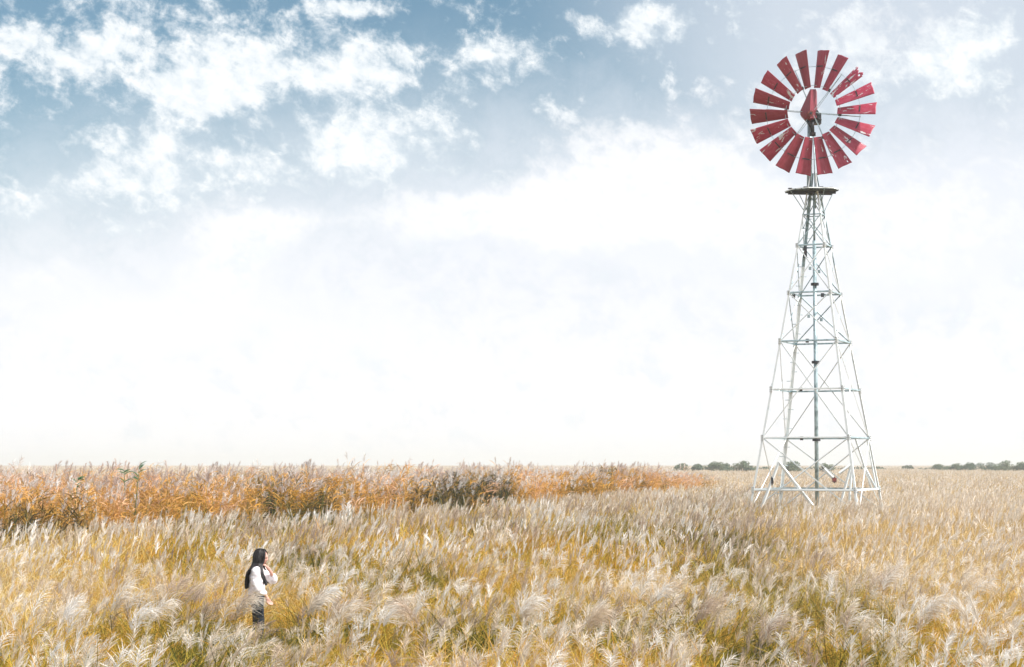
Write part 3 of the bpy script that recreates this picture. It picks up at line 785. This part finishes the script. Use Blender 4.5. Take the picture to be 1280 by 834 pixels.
for p in body.data.polygons:
    q = HI @ p.center; p.use_smooth = True; k = 0
    if q.x > .05:
        if abs(q.z + .062) < .010 and abs(q.y) < .020: k = 1
        if abs(abs(q.y) - .031) < .013 and abs(q.z - .002) < .0045: k = 2
        if abs(abs(q.y) - .033) < .015 and abs(q.z - .026) < .003: k = 2
    p.material_index = k
tag(body, "young woman with long black hair, white blouse and dark jeans, hand raised to her chin", "person")
body.location = WOM; body.rotation_euler = (0, 0, math.radians(-4))
def cloth(name, paths, m, root=0, vox=.008, cut=None, wrinkle=.006, fn=None):
    o = swept(name, paths)
    rm = o.modifiers.new("remesh", "REMESH"); rm.mode = "VOXEL"; rm.voxel_size = vox; rm.use_smooth_shade = True; bake(o)
    for v in o.data.vertices:
        v.co += v.normal * (wrinkle * mn.noise(v.co * 16) + wrinkle * .6 * mn.noise(Vector((v.co.x*9, v.co.y*9, v.co.z*30))))
    bm = bmesh.new(); bm.from_mesh(o.data)
    if cut:
        for (co, no) in cut:
            bmesh.ops.bisect_plane(bm, geom=bm.verts[:] + bm.edges[:] + bm.faces[:], plane_co=co, plane_no=no, clear_outer=True)
    bm.to_mesh(o.data); bm.free()
    o.data.materials.clear(); o.data.materials.append(m)
    for p in o.data.polygons: p.use_smooth = True; p.material_index = 0
    s = o.modifiers.new("thickness", "SOLIDIFY"); s.thickness = .004
    o.parent = body; o.name = name; return o
B = lambda t, r: (*t[:3], r)
cloth("blouse", [[(-.025, 0, .93, (.132, .172)), (-.025, 0, 1.0, (.128, .166)), (-.02, 0, 1.10, (.114, .146)), (-.018, 0, 1.20, (.118, .148)), (-.02, 0, 1.29, (.095, .155)), (-.008, 0, 1.345, (.062, .085))],
      [(-.015, -.10, 1.305, .066), B(rs, .068), (.005, -.195, 1.18, .068), (.02, -.215, 1.08, .072), (.07, -.21, 1.02, .068), (.115, -.204, .99, .052)],
      [(-.015, .10, 1.305, .066), B(ls, .068), (.10, .175, 1.21, .068), (.18, .17, 1.15, .058), (.185, .14, 1.185, .056), (.187, .115, 1.225, .044)]],
      M_BLOUSE, cut=[((0, 0, .965), (0, 0, -1))], wrinkle=.015)
cloth("jeans", [[(-.025, 0, 1.01, (.100, .135)), (-.03, 0, .93, (.118, .160)), (-.03, 0, .86, (.108, .15))], [(-.01, -.075, .88, .098), (0, -.08, .82, .092), (.03, -.085, .66, .076), (.04, -.09, .47, .066), (.02, -.09, .30, .064), (0, -.09, .10, .058)],
      [(-.03, .075, .88, .098), (-.03, .08, .82, .092), (-.03, .085, .66, .076), (-.03, .09, .47, .066), (-.07, .09, .30, .064), (-.11, .09, .10, .058)]], M_JEANS, wrinkle=.006)
for (x_, y_) in ((0.03, -.093), (-.08, .093)):
    sh = cloth("shoe", [[(x_ - .06, y_, .035, .042), (x_, y_, .045, .046), (x_ + .07, y_, .035, .040), (x_ + .14, y_, .028, .030)]], M_SHOE, wrinkle=0)
# hair: a cap of many long strips over the crown, falling straight down the back and over the front shoulder
hr = MB()
def strip(pts, w, sd): hr.ribbon(pts, [w * .7] + [w] * (len(pts) - 2) + [w * .45], sd, M_HAIR, .5)
vs_c = []
nu, nv = 40, 22
hv = []; hf = []
for j in range(nv + 1):
    th = PI * .70 * j / nv
    for i in range(nu):
        a = 2*PI*i/nu; x_ = math.sin(th)*math.cos(a); y_ = math.sin(th)*math.sin(a); z_ = math.cos(th)
        hv.append(HM @ Vector((x_*.108 - .010, y_*.088, z_*.128 + .002)))
for j in range(nv):
    for i in range(nu):
        a = 2*PI*(i+.5)/nu; th = PI*.70*(j+.5)/nv; x_ = math.sin(th)*math.cos(a); z_ = math.cos(th)
        if x_ > .34 + .28 * max(z_, -.5): continue      # face opening
        hf.append((j*nu+i, (j+1)*nu+i, (j+1)*nu+(i+1) % nu, j*nu+(i+1) % nu))
hr.add(hv, hf, M_HAIR)
random.seed(11)
for k in range(360):
    s = random.choice((-1, 1)) if k % 3 else -1
    a = random.uniform(.22, 1.0) * PI * s           # 0 = forehead, pi = nape
    end_front = abs(a) < .42 * PI
    top = HM @ Vector((-.01 + random.uniform(-.03, .05), .006 * s, .135))
    sd_ = HM @ Vector((math.cos(a)*.110 - .010, math.sin(a)*.090, .03))
    lo = HM @ Vector((math.cos(a)*.100 - .014, math.sin(a)*.094, -.07))
    m_ = HM @ Vector((math.cos(a)*.085 - .008, math.sin(a)*.060, .105))
    if end_front:
        e1_ = Vector((.055 + random.gauss(0, .008), s*.135 + random.gauss(0, .008), 1.34)); e2_ = Vector((.105 + random.gauss(0, .010), s*.165 + random.gauss(0, .01), 1.22)); e3 = Vector((.145 + random.gauss(0, .012), s * .15 + random.gauss(0, .01), random.uniform(1.10, 1.16)))
    else:
        f = random.random(); by = s * random.uniform(0, .13)
        e1_ = Vector((-.125 + .02*f, by, 1.32)); e2_ = Vector((-.165 + .02*f, by, 1.21)); e3 = Vector((-.178 + .02*f, by * .9, random.uniform(1.04, 1.10)))
    P_ = [top, m_, sd_, lo, e1_, e2_, e3]
    # smooth it
    sm_ = []
    for i in range(len(P_) - 1):
        p0 = P_[max(i-1, 0)]; p1 = P_[i]; p2 = P_[i+1]; p3 = P_[min(i+2, len(P_)-1)]
        for t in (0, .33, .66):
            sm_.append(.5 * ((2*p1) + (p2-p0)*t + (2*p0-5*p1+4*p2-p3)*t*t + (3*p1-p0-3*p2+p3)*t**3))
    sm_.append(P_[-1])
    tan = Vector((-math.sin(a), math.cos(a), 0))
    strip(sm_, random.uniform(.012, .022), tan + rv(.25))
hair = hr.build("hair", body, True)

# ------------------------------------------------------------------ haze
mh = bpy.data.materials.new("haze"); mh.use_nodes = True; nt = mh.node_tree; nt.nodes.clear()
pv = N(nt, "ShaderNodeVolumePrincipled"); pv.inputs["Color"].default_value = (.90, .95, 1.0, 1); pv.inputs["Density"].default_value = .0006
pv.inputs["Anisotropy"].default_value = .2
om = N(nt, "ShaderNodeOutputMaterial"); nt.links.new(pv.outputs[0], om.inputs["Volume"])
hb = MB(); hb.box((0, 0, 8.4), (4100, 0, 0), (0, 4100, 0), (0, 0, 9.4), mh); tag(hb.build("haze"), kind="stuff", label="pale haze over the far field", cat="haze")

# ------------------------------------------------------------------ light and sky
SUN_EL = math.radians(46); SUN_AZ = math.radians(112)        # azimuth from +y towards +x
sd = Vector((math.sin(SUN_AZ) * math.cos(SUN_EL), math.cos(SUN_AZ) * math.cos(SUN_EL), math.sin(SUN_EL)))
sl = bpy.data.lights.new("sun", "SUN"); sl.energy = 4.6; sl.angle = math.radians(4); sl.color = (1, .95, .88)
so = bpy.data.objects.new("sun", sl); COL.objects.link(so); so.rotation_euler = sd.to_track_quat("Z", "Y").to_euler()

w = bpy.data.worlds.new("World"); scene.world = w; w.use_nodes = True; nt = w.node_tree; nt.nodes.clear()
sky = N(nt, "ShaderNodeTexSky", sky_type="NISHITA", sun_disc=False, sun_elevation=SUN_EL, sun_rotation=SUN_AZ, air_density=1.0, dust_density=1.0, ozone_density=1.5)
tc = N(nt, "ShaderNodeTexCoord"); sp = N(nt, "ShaderNodeSeparateXYZ", inp={0: tc.outputs["Generated"]})
DEG = 180 / PI
azd = math_n(nt, "MULTIPLY", math_n(nt, "ARCTAN2", sp.outputs[0], sp.outputs[1]), DEG)
eld = math_n(nt, "MULTIPLY", math_n(nt, "ARCSINE", sp.outputs[2]), DEG)
P0 = N(nt, "ShaderNodeCombineXYZ", inp={0: azd, 1: eld}).outputs[0]
# gentle warp so cloud edges billow
wn = noise(nt, P0, .35, 5, .6); 
wv = N(nt, "ShaderNodeVectorMath", operation="MULTIPLY_ADD", inp={0: wn.outputs["Color"], 1: (2.6, 1.8, 0), 2: (-1.3, -.9, 0)})
PW = N(nt, "ShaderNodeVectorMath", operation="ADD", inp={0: P0, 1: wv.outputs[0]}).outputs[0]
def azel(px, py):
    r = ray(px, py).normalized(); return math.degrees(math.atan2(r.x, r.y)), math.degrees(math.asin(r.z))
PXD = DEG / F
def blobs(lst, vec):
    acc = None
    for (px, py, rx, ry, amp, *rot) in lst:
        a, e = azel(px, py)
        d = N(nt, "ShaderNodeVectorMath", operation="SUBTRACT", inp={0: vec, 1: (a, e, 0)}).outputs[0]
        if rot: d = N(nt, "ShaderNodeVectorRotate", rotation_type="Z_AXIS", inp={"Vector": d, "Angle": math.radians(rot[0])}).outputs[0]
        d = N(nt, "ShaderNodeVectorMath", operation="MULTIPLY", inp={0: d, 1: (1/(rx*PXD), 1/(ry*PXD), 0)}).outputs[0]
        l = N(nt, "ShaderNodeVectorMath", operation="LENGTH", inp={0: d}).outputs["Value"]
        v = mrange(nt, l, 1.35, 0, 0, amp)
        acc = v if acc is None else math_n(nt, "ADD", acc, v)
    return acc
CL = [(330, 140, 400, 190, .38), (230, 45, 300, 95, .50), (245, 118, 95, 34, .9), (85, 62, 100, 34, .7), (20, 50, 60, 30, .5), (440, 85, 120, 40, .75, -10), (460, 165, 130, 40, .95, -8), (475, 200, 80, 38, .8),
      (195, 170, 70, 36, .75), (200, 222, 85, 48, .9), (310, 215, 60, 26, .75), (45, 245, 95, 26, .95, -14), (120, 212, 60, 14, .5, -20), (300, 90, 60, 60, .6), (150, 290, 40, 16, .6),
      (620, 78, 75, 36, .75), (430, 4, 60, 14, .8), (570, 8, 36, 22, .6), (780, 20, 80, 30, 1.1), (820, 45, 70, 26, .6), (1110, 60, 150, 80, .45), (1225, 65, 80, 70, .8), (1160, 110, 90, 60, .5), (960, 40, 60, 60, .25)]
SOFT = [(840, 215, 200, 80, 1.0, 12), (700, 275, 230, 60, .7), (580, 262, 150, 45, .7), (1010, 300, 200, 90, .6), (290, 300, 110, 65, .8), (135, 410, 110, 50, .7), (1200, 260, 190, 110, .55), (720, 250, 110, 60, .6), (360, 270, 120, 30, .6), (1130, 60, 170, 100, .6), (950, 120, 120, 60, .4), (60, 340, 90, 40, .6), (430, 420, 160, 60, .4), (260, 380, 120, 60, .6)]
f1 = noise(nt, P0, .55, 10, .68, .25).outputs[0]
PS = N(nt, "ShaderNodeVectorRotate", rotation_type="Z_AXIS", inp={"Vector": P0, "Angle": math.radians(25)}).outputs[0]
PS = N(nt, "ShaderNodeVectorMath", operation="MULTIPLY", inp={0: PS, 1: (1.0, 1.35, 1)}).outputs[0]
f2 = noise(nt, PS, 1.3, 8, .62, .25).outputs[0]
fb = math_n(nt, "ADD", math_n(nt, "MULTIPLY", math_n(nt, "SUBTRACT", f1, .5), 3.8), math_n(nt, "MULTIPLY", math_n(nt, "SUBTRACT", f2, .5), 2.5))
# clouds elsewhere in the sky, where the photograph does not look
aaz = math_n(nt, "ABSOLUTE", azd)
away = math_n(nt, "MAXIMUM", mrange(nt, aaz, 17, 30), mrange(nt, eld, 18, 26))
wide = noise(nt, tc.outputs["Generated"], 3.0, 9, .6, .3).outputs[0]
wide_m = math_n(nt, "MULTIPLY", away, mrange(nt, wide, .42, .62))
cdens = math_n(nt, "ADD", blobs(CL, PW), fb)
crisp = mrange(nt, cdens, .15, 1.25, 0, .98); crisp = math_n(nt, "MULTIPLY", crisp, math_n(nt, "SUBTRACT", 1, away))
sdens = math_n(nt, "ADD", blobs(SOFT, PW), math_n(nt, "MULTIPLY", fb, .55))
soft = mrange(nt, sdens, .18, .95); soft = math_n(nt, "MULTIPLY", soft, .85)
soft = math_n(nt, "MULTIPLY", soft, math_n(nt, "SUBTRACT", 1, away))
# thin veil: none in the upper left, thick low down and to the right
vl = math_n(nt, "ADD", math_n(nt, "MULTIPLY", azd, .12), 0.0)
lowv = mrange(nt, math_n(nt, "MULTIPLY_ADD", f1, 3.0, math_n(nt, "SUBTRACT", eld, vl)), 15.5, 7.5)
veil = math_n(nt, "MAXIMUM", lowv, math_n(nt, "MULTIPLY", mrange(nt, azd, -1, 9), .68))
veil = math_n(nt, "MAXIMUM", veil, mrange(nt, eld, 8.5, 3.0))
sk = N(nt, "ShaderNodeVectorMath", operation="MULTIPLY", inp={0: sky.outputs[0], 1: (.088, .105, .100)}).outputs[0]
low = mrange(nt, eld, 9.5, 1.0)
vc = mix_c(nt, low, (.83, .87, .94), (.99, .99, 1.0))
vt = math_n(nt, 'MULTIPLY', mrange(nt, math_n(nt, 'ADD', math_n(nt, 'MULTIPLY', f1, .7), math_n(nt, 'MULTIPLY', f2, .3)), .43, .60), math_n(nt, 'SUBTRACT', .75, math_n(nt, 'MULTIPLY', low, .62)))
vc = mix_c(nt, vt, (.96, .96, .985), (.77, .82, .90)) if False else mix_c(nt, vt, vc, (.76, .81, .885))
c = mix_c(nt, veil, sk, vc)
c = mix_c(nt, soft, c, (1.0, 1.0, 1.02))
shade = mrange(nt, math_n(nt, "ADD", math_n(nt, "MULTIPLY", f2, .9), math_n(nt, "MULTIPLY", cdens, .30)), .38, 1.25)
cc = mix_c(nt, shade, (.70, .79, .86), (1.04, 1.05, 1.05))
c = mix_c(nt, crisp, c, cc)
c = mix_c(nt, wide_m, c, (1.25, 1.23, 1.20))
bg = N(nt, "ShaderNodeBackground", inp={"Color": c, "Strength": .8})
wo = N(nt, "ShaderNodeOutputWorld"); nt.links.new(bg.outputs[0], wo.inputs[0])
w.cycles.sampling_method = "MANUAL"; w.cycles.sample_map_resolution = 512

# ------------------------------------------------------------------ render settings
scene.view_settings.view_transform = "Standard"; scene.view_settings.look = "None"
scene.view_settings.exposure = 0.42; scene.view_settings.gamma = 1.0; scene.view_settings.use_curve_mapping = False
scene.render.engine = "CYCLES"
cy = scene.cycles; cy.max_bounces = 6; cy.diffuse_bounces = 3; cy.transmission_bounces = 4; cy.volume_bounces = 1; cy.transparent_max_bounces = 8
cy.use_denoising = True; cy.caustics_reflective = False; cy.caustics_refractive = False
